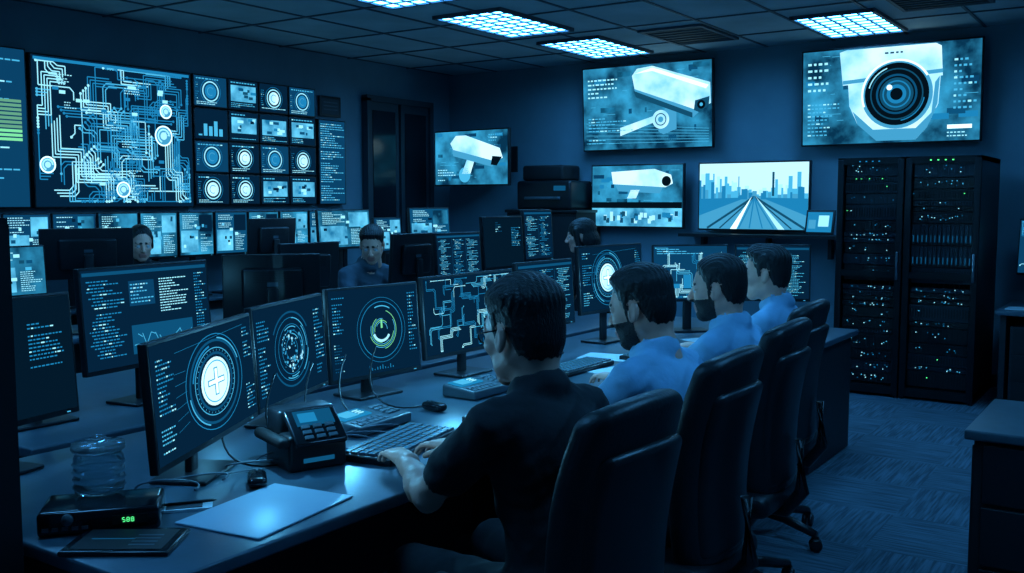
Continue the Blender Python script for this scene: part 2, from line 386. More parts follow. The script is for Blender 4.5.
def cam_picture(kind):
    def f(d, W, H, g):
        d.rect(-W/2, -H/2, W/2, H/2, 'e_blur', 0)
        P = lambda x, y: ((x-.5)*W, (.5-y)*H)
        for i in range(16):
            x, y = g.random()*.9, g.random()*.9; a, b = P(x, y+.07); d.rect(a, b, min(a+W*.12*g.random()+.02, W*.49), min(b+H*.06, H*.49), g.choice(['e_mid', 'e_faint', 'e_bg2', 'e_blur2']), 1+i % 3)
        for i in range(20):
            x, z = (g.random()-.5)*W*.9, (g.random()-.5)*H*.9; d.line(x, z, max(-W*.49, min(W*.49, x+W*.2*(g.random()-.5))), z, .004, 'e_txt', 3)
        if kind == 2:   # wide bullet camera, upper right
            d.pts([P(*q) for q in ((.40, .12), (.44, .04), (.56, .02), (.99, .26), (.995, .50), (.90, .58), (.84, .54), (.42, .28))], 'e_camtex', 6)
            d.pts([P(*q) for q in ((.42, .10), (.56, .04), (.98, .29), (.96, .33), (.56, .08))], 'e_wh', 7)
            d.pts([P(*q) for q in ((.41, .22), (.86, .50), (.92, .58), (.86, .66), (.43, .38))], 'e_cam_m', 5)
            d.pts([P(*q) for q in ((.41, .30), (.86, .60), (.86, .66), (.43, .38))], 'e_cam_d', 6)
            d.pts([P(*q) for q in ((.88, .46), (.985, .42), (.98, .52), (.91, .60), (.87, .57))], 'e_cam_d', 7)
            d.disc(*P(.925, .51), .03*W, 'e_blk', 8, 20); d.disc(*P(.925, .51), .012*W, 'e_txt', 9, 14)
            d.pts([P(*q) for q in ((.66, .50), (.74, .54), (.74, .78), (.64, .84), (.60, .80))], 'e_cam_m', 4)
            d.disc(*P(.62, .66), .065*W, 'e_camtex', 5); d.ring(*P(.62, .66), .04*W, .01, 'e_cam_d', 6); d.disc(*P(.62, .66), .02*W, 'e_cam_m', 6)
            d.pts([P(*q) for q in ((.3, .74), (.64, .58), (.66, .64), (.3, .84))], 'e_camtex', 4)
            d.text(-.46*W, -.22*W, .38*H, .12*H, 5, 'e_wline', g, 4); d.text(-.46*W, -.1*W, -.1*H, -.44*H, 9, 'e_txt', g, 4)
            for i in range(6): d.line(-.48*W, (-.42+.05*i)*H, .48*W, (-.44+.03*i)*H, .004, 'e_txt', 3)
        elif kind == 1:
            d.pts([P(*q) for q in ((.22, .22), (.30, .08), (.44, .08), (.90, .34), (.94, .52), (.84, .58), (.26, .34))], 'e_camtex', 6)
            d.pts([P(*q) for q in ((.24, .30), (.84, .56), (.80, .68), (.26, .46))], 'e_cam_m', 5)
            d.pts([P(*q) for q in ((.80, .48), (.93, .50), (.86, .66), (.78, .64))], 'e_blk', 7)
            d.pts([P(*q) for q in ((.46, .5), (.56, .54), (.5, .8), (.38, .8))], 'e_camtex', 4)
            d.disc(*P(.42, .82), .08*W, 'e_txt', 4)
            d.text(-.46*W, -.2*W, -.2*H, -.44*H, 5, 'e_wline', g, 7); d.text(.25*W, .46*W, .44*H, .28*H, 3, 'e_txt', g, 7)
        elif kind == 3:
            d.pts([P(*q) for q in ((.22, .10), (.70, .06), (.88, .16), (.90, .30), (.82, .36), (.24, .30))], 'e_camtex', 6)
            d.pts([P(*q) for q in ((.26, .30), (.80, .34), (.76, .46), (.30, .42))], 'e_cam_m', 5); d.disc(*P(.83, .26), .05*W, 'e_blk', 7, 20)
            d.pts([P(*q) for q in ((.44, .4), (.54, .4), (.5, .54), (.40, .54))], 'e_camtex', 5)
            d.rect(-.5*W, -.2*H, .5*W, -.1*H, 'e_blk', 8); d.rect(-.5*W, -.5*H, .5*W, -.2*H, 'e_bright', 8)
            for i in range(34): x = (g.random()-.5)*.85*W; z = (-.46+.14*g.random())*H; d.rect(x, z, x+.035*W, z+.08*H, g.choice(['e_mid', 'e_cam_d', 'e_cam_w', 'e_faint']), 9+i % 4)
        else:           # dome / turret camera close-up
            d.pts([P(*q) for q in ((.22, .03), (.26, .01), (.76, .01), (.79, .04), (.80, .34), (.24, .38))], 'e_camtex', 5)
            d.pts([P(*q) for q in ((.27, .34), (.79, .30), (.78, .62), (.72, .86), (.66, .98), (.44, .98), (.33, .80), (.28, .60))], 'e_camtex', 6)
            d.pts([P(*q) for q in ((.24, .33), (.80, .27), (.80, .31), (.24, .37))], 'e_cam_m', 7)
            d.pts([P(*q) for q in ((.30, .66), (.42, .86), (.66, .86), (.77, .66), (.72, .86), (.66, .98), (.44, .98), (.33, .80))], 'e_cam_m', 7)
            d.pts([P(*q) for q in ((.76, .4), (.785, .34), (.775, .62), (.74, .78))], 'e_cam_m', 7)
            d.text(-.02*W, .14*W, .455*H, .40*H, 1, 'e_cam_d', g, 8)
            c = P(.55, .50)
            d.disc(*c, .20*W, 'e_cam_m', 8, 40); d.ring(*c, .195*W, .012*W, 'e_wh', 9, 30, 200); d.disc(*c, .18*W, 'e_blk', 9, 40); d.ring(*c, .145*W, .008*W, 'e_cam_d', 10); d.ring(*c, .11*W, .012*W, 'e_faint', 10)
            d.disc(*c, .095*W, 'e_cam_d', 10); d.ring(*c, .075*W, .008*W, 'e_mid', 11); d.disc(*c, .055*W, 'e_mid', 11); d.disc(*c, .035*W, 'e_blk', 12)
            d.disc(c[0]-.04*W, c[1]+.04*W, .016*W, 'e_wh', 13, 14); d.ring(*c, .16*W, .006*W, 'e_wline', 12, 110, 165); d.ring(*c, .155*W, .006*W, 'e_mid', 12, 280, 350)
            d.text(-.47*W, -.3*W, .40*H, .05*H, 5, 'e_wline', g, 4); d.text(-.47*W, -.28*W, -.05*H, -.42*H, 9, 'e_txt', g, 4)
            d.text(.36*W, .48*W, .4*H, -.2*H, 10, 'e_txt', g, 8); d.rect(.33*W, -.38*H, .46*W, -.34*H, 'e_wh', 8); d.text(.33*W, .48*W, -.40*H, -.47*H, 2, 'e_wline', g, 8)
    return f
def c_city(d, W, H, g):
    d.rect(-W/2, -H/2, W/2, H/2, 'e_sky', 0)
    d.rect(-W/2, -H/2, W/2, -.02*H, 'e_cam_m', 1)
    for L, m0 in ((2, ['e_txt', 'e_cam_w']), (3, ['e_cam_m', 'e_mid', 'e_txt'])):
        x = -.5*W
        while x < .47*W:
            w = (.012+.03*g.random())*W; h = ((.05+.22*g.random())*H*(.5+abs(x/W)*1.6))*(1.3 if L == 2 else .8)
            d.rect(x, -.05*H, min(x+w, .5*W), -.02*H+h, g.choice(m0), L); x += w
    d.rect(.18*W, 0, .2*W, .36*H, 'e_cam_d', 4); d.rect(-.13*W, 0, -.12*W, .3*H, 'e_cam_m', 4)
    for a in (-.42, -.3, -.12, -.02, .1, .2, .36, .48): d.line(0.02*W, -.01*H, a*W, -.49*H, .012*W if abs(a) < .4 else .02*W, 'e_cam_d' if abs(a) > .25 else 'e_mid', 5)
    d.pts([(.0, -.0), (-.2*W, -.5*H), (-.14*W, -.5*H)], 'e_wh', 6); d.pts([(.03*W, -.0), (.24*W, -.5*H), (.3*W, -.5*H)], 'e_cam_w', 6)
    d.pts([(-.5*W, -.04*H), (-.05*W, -.02*H), (-.5*W, -.3*H)], 'e_mid', 4); d.pts([(.5*W, -.04*H), (.08*W, -.02*H), (.5*W, -.3*H)], 'e_mid', 4)

rng = random.Random(7)
DESK = 0.75
def frameLR(L, R, z):
    dx, dy = R[0]-L[0], R[1]-L[1]; a = math.degrees(math.atan2(dy, dx))
    return T((L[0]+R[0])/2, (L[1]+R[1])/2, z) @ RZ(a), math.hypot(dx, dy)
def monitor(L, R, z0, z1, content, desk=DESK, tilt=4, name='computer_monitor'):
    mb = MB(); M, W = frameLR(L, R, 0); H = z1-z0; zc = (z0+z1)/2
    mb.M = M
    S = T(0, 0, zc) @ RX(-tilt)
    mb.rbox((0, 0.006, 0), (W, 0.026, H), 0.005, 'black_plastic', L=S)
    mb.rbox((0, 0.030, 0), (W*0.62, 0.035, H*0.6), 0.015, 'black_plastic', L=S)
    mb.box((0, .0485, 0.02), (.05, .002, .02), 'grey_plastic', L=S)
    for i in range(7): mb.box((0, .0485, H*.1+.008*i), (W*.4, .0015, .003), 'black_matte', L=S)
    b = 0.009
    S2 = S @ T(0, -0.0078, 0.004)
    content(Scr(mb, S2), W-2*b, H-2*b-.010, rng)
    mb.box((W*.42, -.0078, -H/2+.008), (.012, .002, .003), 'e_txt', L=S)
    mb.rbox((0, 0.055, (desk+zc)/2), (0.055, 0.022, zc-desk), 0.008, 'black_plastic')
    mb.rbox((0, 0.045, desk+0.007), (0.24, 0.17, 0.012), 0.005, 'black_plastic')
    return mb.build(name)
def wall_tv(L, R, z0, z1, content, tilt=3, name='wall_television', gap=.09):
    mb = MB(); M, W = frameLR(L, R, 0); H = z1-z0; mb.M = M; S = T(0, 0, (z0+z1)/2) @ RX(tilt)
    mb.rbox((0, .01, 0), (W, .045, H), .008, 'black_plastic', L=S)
    mb.rbox((0, .045, 0), (W*.6, .04, H*.6), .01, 'black_matte', L=S)
    content(Scr(mb, S @ T(0, -.0135, 0)), W-.03, H-.03, rng)
    mb.box((0, gap/2+.03, (z0+z1)/2), (.12, gap, .2), 'black_matte'); mb.box((0, gap+.025, (z0+z1)/2), (.35, .015, .28), 'black_matte')
    return mb.build(name)

# ------------------------------------------------------------------ room
XL, XR, YB, YF, HC = -7.05, 2.0, 9.05, -1.6, 3.0
def room():
    def slab(name, c, s, mat):
        mb = MB(); mb.box(c, s, mat); return mb.build(name)
    cx, cy = (XL+XR)/2, (YB+YF)/2; w, l = XR-XL, YB-YF
    slab('floor', (cx, cy, -.05), (w+.4, l+.4, .1), 'carpet')
    slab('ceiling', (cx, cy, HC+.05), (w+.4, l+.4, .1), 'ceiling_tile')
    slab('wall_left', (XL-.1, cy, HC/2), (.2, l+.4, HC), 'wall_paint')
    slab('wall_right', (XR+.1, cy, HC/2), (.2, l+.4, HC), 'wall_paint')
    slab('wall_back', (cx, YB+.1, HC/2), (w, .2, HC), 'wall_paint')
    slab('wall_front', (cx, YF-.1, HC/2), (w, .2, HC), 'wall_paint')
    slab('baseboard_back', (cx, YB-.01, .05), (w, .02, .1), 'wall_dark')
    slab('baseboard_left', (XL+.01, cy, .05), (.02, l, .1), 'wall_dark')
    mb = MB()
    for i in range(16):
        X = -7.0+.62*i
        if XL < X < XR: mb.box((X, cy, HC-.004), (.022, l, .008), 'tbar')
    for i in range(12):
        Y = -.8+.91*i
        if YF < Y < YB: mb.box((cx, Y, HC-.005), (w, .022, .008), 'tbar')
    mb.build('trim_ceiling_grid')
room()
def ceiling_light(x, y):
    mb = MB(); W, D = .62, 1.05; mb.M = T(x, y, HC)
    mb.box((0, 0, -.012), (W-.03, D-.03, .006), 'lamp_panel')
    for s in (-1, 1):
        mb.box((s*W/2, 0, -.014), (.03, D+.03, .028), 'tbar'); mb.box((0, s*D/2, -.014), (W, .03, .028), 'tbar')
    for i in range(1, 5): mb.box((-W/2+W*i/5, 0, -.019), (.018, D, .009), 'tbar')
    for i in range(1, 8): mb.box((0, -D/2+D*i/8, -.019), (W, .018, .009), 'tbar')
    mb.build('ceiling_light')
for p in ((-4.6, 5.1), (-4.6, 6.65), (-4.6, 8.15), (-2.3, 8.25), (-2.3, 4.7), (-.1, 6.0), (-.1, 2.8), (-2.6, 1.0), (-4.9, 2.2)):  # last five fixtures are out of view, added for fill illumination
    ceiling_light(*p)
def vent(x, y, w, d):
    mb = MB(); mb.M = T(x, y, HC); mb.box((0, 0, -.006), (w, d, .01), 'black_matte')
    for i in range(7): mb.box((0, -d/2+d*(i+.5)/7, -.014), (w, .012, .01), 'tbar', L=None)
    for s in (-1, 1): mb.box((s*w/2, 0, -.012), (.03, d, .02), 'tbar'); mb.box((0, s*d/2, -.012), (w+.03, .03, .02), 'tbar')
    mb.build('air_vent')
vent(-3.6, 8.0, .55, .8); vent(-1.5, 7.6, .6, .6)

# ------------------------------------------------------------------ video wall on the left wall
def video_panel(y0, y1, z0, z1, content, name='video_wall_display'):
    mb = MB(); x = XL+.07
    M, W = frameLR((x, y0), (x, y1), (z0+z1)/2); mb.M = M; H = z1-z0
    mb.rbox((0, .032, 0), (W-.006, .06, H-.006), .005, 'black_plastic')
    content(Scr(mb, T(0, .001, 0)), W-.03, H-.03, rng)
    mb.build(name)
def c_listgreen(d, W, H, g):
    c_list(d, W, H, g)
    for i in range(10): d.rect(-W*.45, (-.08+.027*i)*H, W*.45, (-.062+.027*i)*H, 'e_yg' if i > 2 else 'e_gr', 5)
video_panel(3.20, 3.98, 1.50, 2.66, c_listgreen)
video_panel(4.0, 5.42, 1.50, 2.64, c_circuit_big)
ys = [5.43, 5.80, 6.15, 6.51, 6.86]; zs = [1.52, 1.80, 2.08, 2.36, 2.64]
for i in range(4):
    for j in range(4): video_panel(ys[i], ys[i+1], zs[j], zs[j+1], c_tile)
video_panel(6.89, 7.27, 1.52, 2.36, c_list)
def frame_poster():
    mb = MB(); M, W = frameLR((XL+.02, 6.95), (XL+.02, 7.24), 2.49); mb.M = M
    mb.rbox((0, 0, 0), (W, .03, .2), .004, 'black_plastic'); mb.box((0, -.016, 0), (W-.05, .002, .15), 'wall_dark'); 
    for i in range(3): mb.box((0, -.018, .04-.035*i), (W-.1, .002, .012), 'grey_plastic')
    mb.build('wall_poster_frame')  # this object is a small framed poster
frame_poster()
def door():
    mb = MB(); M, W = frameLR((XL+.05, 7.6), (XL+.05, 8.62), 0); mb.M = M
    for s in (-1, 1): mb.box((s*W/2, 0, 1.31), (.06, .08, 2.62), 'wall_dark')
    mb.box((0, 0, 2.62), (W+.06, .08, .06), 'wall_dark')
    for s in (-1, 1):
        mb.box((s*W/4, .012, 1.3), (W/2-.04, .04, 2.58), 'wall_dark')
        mb.box((s*W/4, -.012, 1.85), (W/2-.16, .01, 1.3), 'door_glass'); mb.box((s*W/4, -.012, .6), (W/2-.16, .012, .8), 'black_matte')
        mb.tube([(s*.05, -.02, 1.0), (s*.05, -.06, 1.02), (s*.05, -.06, 1.2), (s*.05, -.02, 1.22)], .01, 'metal')
    mb.build('door_1')
door()
def console():
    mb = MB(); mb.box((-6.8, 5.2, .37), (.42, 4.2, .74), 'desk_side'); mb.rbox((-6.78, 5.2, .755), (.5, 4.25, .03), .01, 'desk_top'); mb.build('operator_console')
console()
y = 3.25
while y < 6.95:
    monitor((-6.72, y), (-6.72, y+.345), 1.10, 1.47, c_console, desk=.77, tilt=0); y += .36

# ------------------------------------------------------------------ back wall
TVY = 8.92
wall_tv((-5.19, TVY), (-3.75, TVY), 2.07, 2.92, cam_picture(2))
wall_tv((-2.90, TVY), (-1.40, TVY), 2.05, 2.90, cam_picture(0))
wall_tv((-5.08, TVY), (-4.04, TVY), 1.29, 1.93, cam_picture(3), 0)
wall_tv((-3.89, TVY), (-2.80, TVY), 1.28, 1.93, c_city, 0)
wall_tv((-6.74, 8.40), (-5.72, 8.34), 1.72, 2.31, cam_picture(1), 0, gap=.55)
def shelf():
    mb = MB(); mb.box((-3.25, 8.87, 1.235), (1.5, .34, .03), 'black_plastic')
    for x in (-3.85, -3.2, -2.62): mb.box((x, 8.98, 1.13), (.03, .1, .2), 'black_plastic')
    mb.build('wall_shelf')
    mb = MB(); mb.M = T(-2.68, 8.80, 1.25) @ RZ(-12) @ RX(-10)
    mb.rbox((0, 0, .12), (.28, .02, .22), .004, 'black_plastic'); mb.box((0, -.0115, .12), (.24, .002, .18), 'e_mid'); mb.box((.04, -.013, .13), (.1, .002, .1), 'e_wline')
    mb.box((-.07, -.013, .1), (.07, .002, .08), 'e_cam_m'); mb.box((0, .05, .05), (.02, .08, .02), 'black_plastic')
    mb.build('photo_frame')
shelf()
def tall_cab():
    mb = MB(); x0, x1 = -5.86, -5.02; c = (x0+x1)/2; w = x1-x0
    mb.box((c, 8.75, .72), (w, .5, 1.44), 'black_matte'); mb.rbox((c, 8.75, 1.455), (w+.04, .54, .03), .006, 'black_plastic')
    for s in (-1, 1): mb.box((c+s*w/4, 8.492, .72), (w/2-.02, .012, 1.36), 'desk_side'); mb.tube([(c+s*.05, 8.475, .7), (c+s*.05, 8.475, .86)], .008, 'metal')
    mb.build('storage_cabinet')
    mb = MB(); mb.M = T(c, 8.76, 1.47)
    mb.rbox((0, 0, .15), (.66, .44, .30), .03, 'black_plastic'); mb.rbox((-.05, .02, .38), (.5, .36, .16), .03, 'black_matte'); mb.rbox((0, -.2, .12), (.42, .12, .03), .008, 'grey_plastic')
    mb.box((.2, -.222, .22), (.14, .006, .05), 'e_faint')
    mb.build('office_printer')
tall_cab()
def rack(x0, x1, seed, disks=False):
    g = random.Random(seed); mb = MB(); y0, y1 = 8.05, 8.93; h = 1.9; c = (x0+x1)/2; w = x1-x0
    mb.box((x0+.015, (y0+y1)/2, h/2), (.03, y1-y0, h), 'rack_metal'); mb.box((x1-.015, (y0+y1)/2, h/2), (.03, y1-y0, h), 'rack_metal')
    mb.box((c, (y0+y1)/2, h-.02), (w, y1-y0, .04), 'rack_metal'); mb.box((c, (y0+y1)/2, .06), (w, y1-y0, .06), 'rack_metal')
    mb.box((c, y1-.01, h/2), (w, .02, h), 'black_matte')
    for sx in (-1, 1):
        mb.rbox((c+sx*(w/2-.025), y0+.01, h/2), (.05, .03, h-.03), .006, 'rack_metal')
        for yy in (y0+.08, y1-.08): mb.lathe([(.025, 0), (.025, .035)], 'black_plastic', 10, L=T(c+sx*(w/2-.07), yy, 0))
    for zz in (.05, .98, h-.03): mb.box((c, y0+.01, zz), (w-.08, .026, .05), 'rack_metal')
    z = .1; iw = w-.1
    while z < h-.12:
        u = g.choice([.044, .088, .088, .13])
        if disks and .95 < z < 1.3: u = .17
        if abs(z+u/2-.98) < .07: z += .03
        fr = y0+.05+(.02 if g.random() < .3 else 0)
        mb.box((c, fr+.3, z+u/2), (iw, .6, u-.006), 'black_plastic' if g.random() < .6 else 'disk')
        mt = g.random()
        if disks and u == .17:
            for i in range(14): mb.box((c-iw/2+iw*(i+.5)/14, fr-.004, z+u/2), (iw/14-.006, .01, u*.8), 'disk'); mb.box((c-iw/2+iw*(i+.5)/14, fr-.01, z+u*.3), (.006, .003, u*.3), 'e_faint')
        elif mt < .5:
            for i in range(int(iw/.02)): mb.box((c-iw/2+.02*(i+.5), fr-.002, z+u/2), (.008, .004, u*.55), 'black_matte')
            for i in range(g.randint(1, 4)): mb.box((c-iw/2+iw*g.random(), fr-.004, z+u*.6), (.008, .004, .006), g.choice(['e_mid', 'e_txt', 'e_wline', 'e_green']))
        else:
            for i in range(g.randint(6, 16)): mb.box((c-iw*.4+iw*.8*g.random(), fr-.004, z+u*(.3+.4*g.random())), (.007, .004, .006), g.choice(['e_mid', 'e_txt', 'e_faint', 'e_wline']))
            mb.box((c, fr-.003, z+u*.85), (iw*.95, .004, .003), 'disk')
        z += u
    for i in range(4): mb.box((c-iw*.2+iw*.12*i, y0-.006, h-.03), (.012, .004, .008), 'e_green' if disks else 'e_mid')
    for i in range(1, 12): mb.box((x0+.05+(w-.1)*i/12, y0+.004, h/2), (.0025, .003, h-.1), 'rack_metal')
    mb.rbox((x1-.03, y0-.018, 1.05), (.02, .03, .22), .006, 'metal')
    mb.build('server_rack')
rack(-2.31, -1.80, 3); rack(-1.79, -1.25, 9, True)

def side_desk():
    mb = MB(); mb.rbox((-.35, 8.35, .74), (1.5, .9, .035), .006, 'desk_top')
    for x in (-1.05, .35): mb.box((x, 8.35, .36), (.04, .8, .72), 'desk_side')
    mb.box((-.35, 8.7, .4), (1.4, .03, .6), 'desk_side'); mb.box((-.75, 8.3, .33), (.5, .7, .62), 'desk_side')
    for i in range(3): mb.box((-.75, 7.945, .14+.2*i), (.46, .012, .18), 'black_matte'); mb.box((-.75, 7.93, .16+.2*i), (.14, .015, .012), 'metal')
    mb.build('side_desk')
    monitor((-1.05, 8.60), (-.45, 8.45), .98, 1.42, c_map, desk=.758)
    mb = MB(); mb.box((-.9, 8.1, .762), (.3, .21, .006), 'paper'); mb.box((-.55, 8.15, .763), (.21, .3, .008), 'paper', L=None); mb.build('paper_stack')
side_desk()
def cabinet():
    mb = MB(); mb.M = T(-.13, 3.98, 0)
    mb.box((0, 0, .39), (.86, .60, .68), 'black_matte'); mb.rbox((0, 0, .745), (.92, .66, .035), .008, 'cab_top_lit')
    mb.box((0, 0, .03), (.8, .54, .06), 'black_plastic')
    for i in range(3): mb.rbox((0, -.305, .17+.22*i), (.80, .02, .205), .004, 'black_plastic'); mb.box((0, -.32, .21+.22*i), (.16, .012, .014), 'metal')
    mb.rbox((-.435, 0, .39), (.012, .54, .62), .004, 'black_plastic')
    mb.build('filing_cabinet')
cabinet()
def partition():
    mb = MB(); mb.rbox((-2.64, 1.13, .75), (.98, .06, 1.5), .008, 'mesh_fabric'); mb.box((-2.64, 1.13, 1.505), (.99, .07, .02), 'black_plastic')
    mb.box((-2.155, 1.13, .75), (.03, .07, 1.5), 'black_plastic'); mb.box((-2.3, 1.13, .015), (.3, .3, .03), 'black_plastic'); mb.build('desk_partition')
partition()

# ------------------------------------------------------------------ desks
def desk(x0, x1, y0, y1, name='control_desk', ret=None):
    mb = MB(); cx, cy = (x0+x1)/2, (y0+y1)/2
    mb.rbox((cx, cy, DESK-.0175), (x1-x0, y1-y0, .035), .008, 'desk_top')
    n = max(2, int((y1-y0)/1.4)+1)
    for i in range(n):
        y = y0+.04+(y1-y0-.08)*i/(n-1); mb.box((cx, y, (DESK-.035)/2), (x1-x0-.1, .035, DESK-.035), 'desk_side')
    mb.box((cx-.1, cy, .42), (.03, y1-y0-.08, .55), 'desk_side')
    if ret:
        a, b, c, d = ret
        mb.rbox(((a+b)/2, (c+d)/2, DESK-.0175), (b-a, d-c, .035), .008, 'desk_top'); mb.box(((a+b)/2, d-.05, .36), (b-a-.1, .03, .70), 'desk_side'); mb.box((b-.05, (c+d)/2, .36), (.035, d-c-.1, .7), 'desk_side')
    return mb.build(name)
desk(-2.98, -1.74, 1.21, 5.40, ret=(-2.98, -1.65, 5.40, 6.3))
desk(-4.25, -3.05, 1.7, 6.2)
desk(-5.95, -5.35, 2.7, 7.3)

# row A displays
monitor((-2.16, 1.52), (-2.50, 2.15), .845, 1.19, c_gauge)
monitor((-2.53, 2.18), (-2.735, 2.71), .84, 1.20, c_globe)
monitor((-2.745, 2.74), (-2.70, 3.24), .83, 1.21, c_swirl)
monitor((-2.70, 3.27), (-2.70, 3.97), .86, 1.225, c_circuit)
monitor((-2.70, 4.00), (-2.70, 4.54), .90, 1.25, c_code)
monitor((-2.70, 4.60), (-2.64, 5.24), .93, 1.31, c_gauge_left)
monitor((-2.66, 5.42), (-2.30, 5.74), .94, 1.29, c_map)
monitor((-2.27, 5.77), (-1.86, 5.97), .94, 1.29, c_code)
monitor((-2.75, 1.20), (-2.87, 1.75), .89, 1.27, c_dim)
# row B
monitor((-3.34, 2.07), (-3.44, 2.73), .90, 1.305, c_code2)
monitor((-3.35, 3.30), (-3.62, 2.95), 1.00, 1.31, c_off)
monitor((-3.95, 4.02), (-3.95, 3.58), 1.02, 1.33, c_off)
monitor((-3.90, 4.84), (-3.90, 4.42), 1.05, 1.36, c_off)
monitor((-3.55, 4.42), (-3.55, 4.86), 1.08, 1.37, c_code)
monitor((-3.60, 4.95), (-3.60, 5.4), 1.12, 1.46, c_dim)
monitor((-3.62, 5.44), (-3.62, 5.80), 1.15, 1.50, c_code)
monitor((-3.35, 1.80), (-3.35, 2.03), .95, 1.15, c_code)
# row C
monitor((-5.45, 3.75), (-5.65, 3.25), 1.08, 1.39, c_off)
monitor((-5.6, 5.25), (-5.6, 4.80), 1.12, 1.43, c_off)
monitor((-5.6, 5.5), (-5.6, 6.1), 1.17, 1.49, c_console)
monitor((-5.6, 6.15), (-5.6, 6.5), 1.12, 1.42, c_console)
monitor((-5.55, 6.55), (-5.5, 7.05), 1.17, 1.50, c_console)
monitor((-5.5, 2.8), (-5.5, 3.2), 1.0, 1.3, c_console)

# ------------------------------------------------------------------ desk items
def keyboard(x, y, rot, w=.44, s=1.0):
    mb = MB(); mb.M = T(x, y, DESK) @ RZ(rot) @ Matrix.Diagonal((1, s, 1, 1))    # local x = long axis, -y = user side
    mb.rbox((0, 0, .012), (w, .16, .022), .006, 'black_plastic')
    for r in range(6):
        n = 15 if r != 0 else 9
        for i in range(n):
            kw = (w-.03)/n
            mb.box((-w/2+.015+kw*(i+.5), -.062+.024*r, .026), (kw-.005, .018, .008), 'key_plastic'); mb.box((-w/2+.015+kw*(i+.5)-.002, -.060+.024*r, .0304), (kw*.3, .006, .0006), 'e_mid')
    mb.build('computer_keyboard')
def mouse(x, y, rot, z=0):
    mb = MB(); mb.M = T(x, y, DESK+z) @ RZ(rot)
    mb.rbox((0, 0, .018), (.062, .108, .034), .017, 'black_gloss', n=4, fn=lambda a, b, c: (a*(1-.15*abs(b)/.05), b, c*(1-.25*(b/.054)**2)))
    mb.box((0, .03, .034), (.006, .02, .006), 'grey_plastic'); mb.build('computer_mouse')
keyboard(-2.08, 2.40, 101, .46, 1.25); keyboard(-2.06, 3.02, 92); keyboard(-2.36, 4.02, 90); keyboard(-2.25, 4.60, 90)
mouse(-2.34, 2.90, 80)
def control_pad(x, y, rot):
    mb = MB(); mb.M = T(x, y, DESK) @ RZ(rot)
    mb.rbox((0, 0, .02), (.30, .17, .035), .008, 'grey_plastic', fn=lambda a, b, c: (a, b, c*(1+.9*(b+.085)/.17 if c > 0 else 1)))
    L = T(0, 0, .050) @ RX(6.0)
    mb.box((-.06, .03, .0), (.15, .07, .006), 'e_mid', L=L); mb.box((-.08, .03, .004), (.07, .05, .003), 'e_txt', L=L)
    for i in range(3): mb.box((-.02, .045-.014*i, .004), (.03, .004, .003), 'e_wline', L=L)
    for i in range(6):
        for j in range(2): mb.box((-.12+.028*i, -.035-.028*j, -.006), (.02, .018, .01), 'key_plastic', L=L)
    for i in range(3):
        for j in range(4): mb.box((.07+.024*i, .04-.026*j, -.002), (.018, .018, .01), 'key_plastic', L=L)
    mb.build('control_keypad')
control_pad(-2.36, 2.55, 95); control_pad(-2.40, 3.28, 90)
def console_box(x, y, rot):
    mb = MB(); mb.M = T(x, y, DESK) @ RZ(rot) @ SC(1.1)
    mb.rbox((0, .02, .05), (.17, .17, .10), .012, 'black_plastic')
    mb.rbox((0, .05, .12), (.17, .09, .08), .012, 'black_plastic')
    mb.rbox((0, -.045, .115), (.15, .12, .018), .006, 'black_gloss', L=T(0, -.045, .115) @ RX(40) @ T(0, .045, -.115))
    L = T(0, -.05, .127) @ RX(40); mb.box((0, 0.02, .0), (.11, .05, .003), 'e_faint', L=L); mb.box((-.02, .02, .002), (.05, .03, .003), 'e_mid', L=L)
    for i in range(3):
        for j in range(3): mb.box((-.035+.035*i, -.045+.018*j, .0), (.024, .011, .005), 'grey_plastic', L=L)
    mb.rbox((-.10, .02, .085), (.035, .19, .03), .014, 'black_matte')
    mb.box((.0, -.067, .03), (.09, .002, .012), 'e_faint'); mb.lathe([(.022, 0), (.02, .004)], 'grey_plastic', 16, L=T(.086, .02, .05) @ RY(90))
    mb.build('desk_telephone')
console_box(-2.17, 2.08, 70)
def pad():
    mb = MB(); mb.M = T(-1.93, 1.70, DESK) @ RZ(98)
    mb.rbox((0, 0, .003), (.38, .27, .006), .003, 'mouse_pad'); mb.build('mouse_pad')
    mouse(-2.13, 1.84, 50)
    mb = MB(); mb.M = T(-2.12, 1.60, DESK) @ RZ(50)
    mb.box((0, 0, .003), (.12, .07, .006), 'paper'); mb.box((-.01, .0, .007), (.09, .05, .002), 'grey_plastic'); mb.tube([(-.06, .0, .012), (.06, .01, .012), (.07, .011, .012)], [.004, .004, .001], 'black_plastic'); mb.build('notepad_with_pen')
pad()
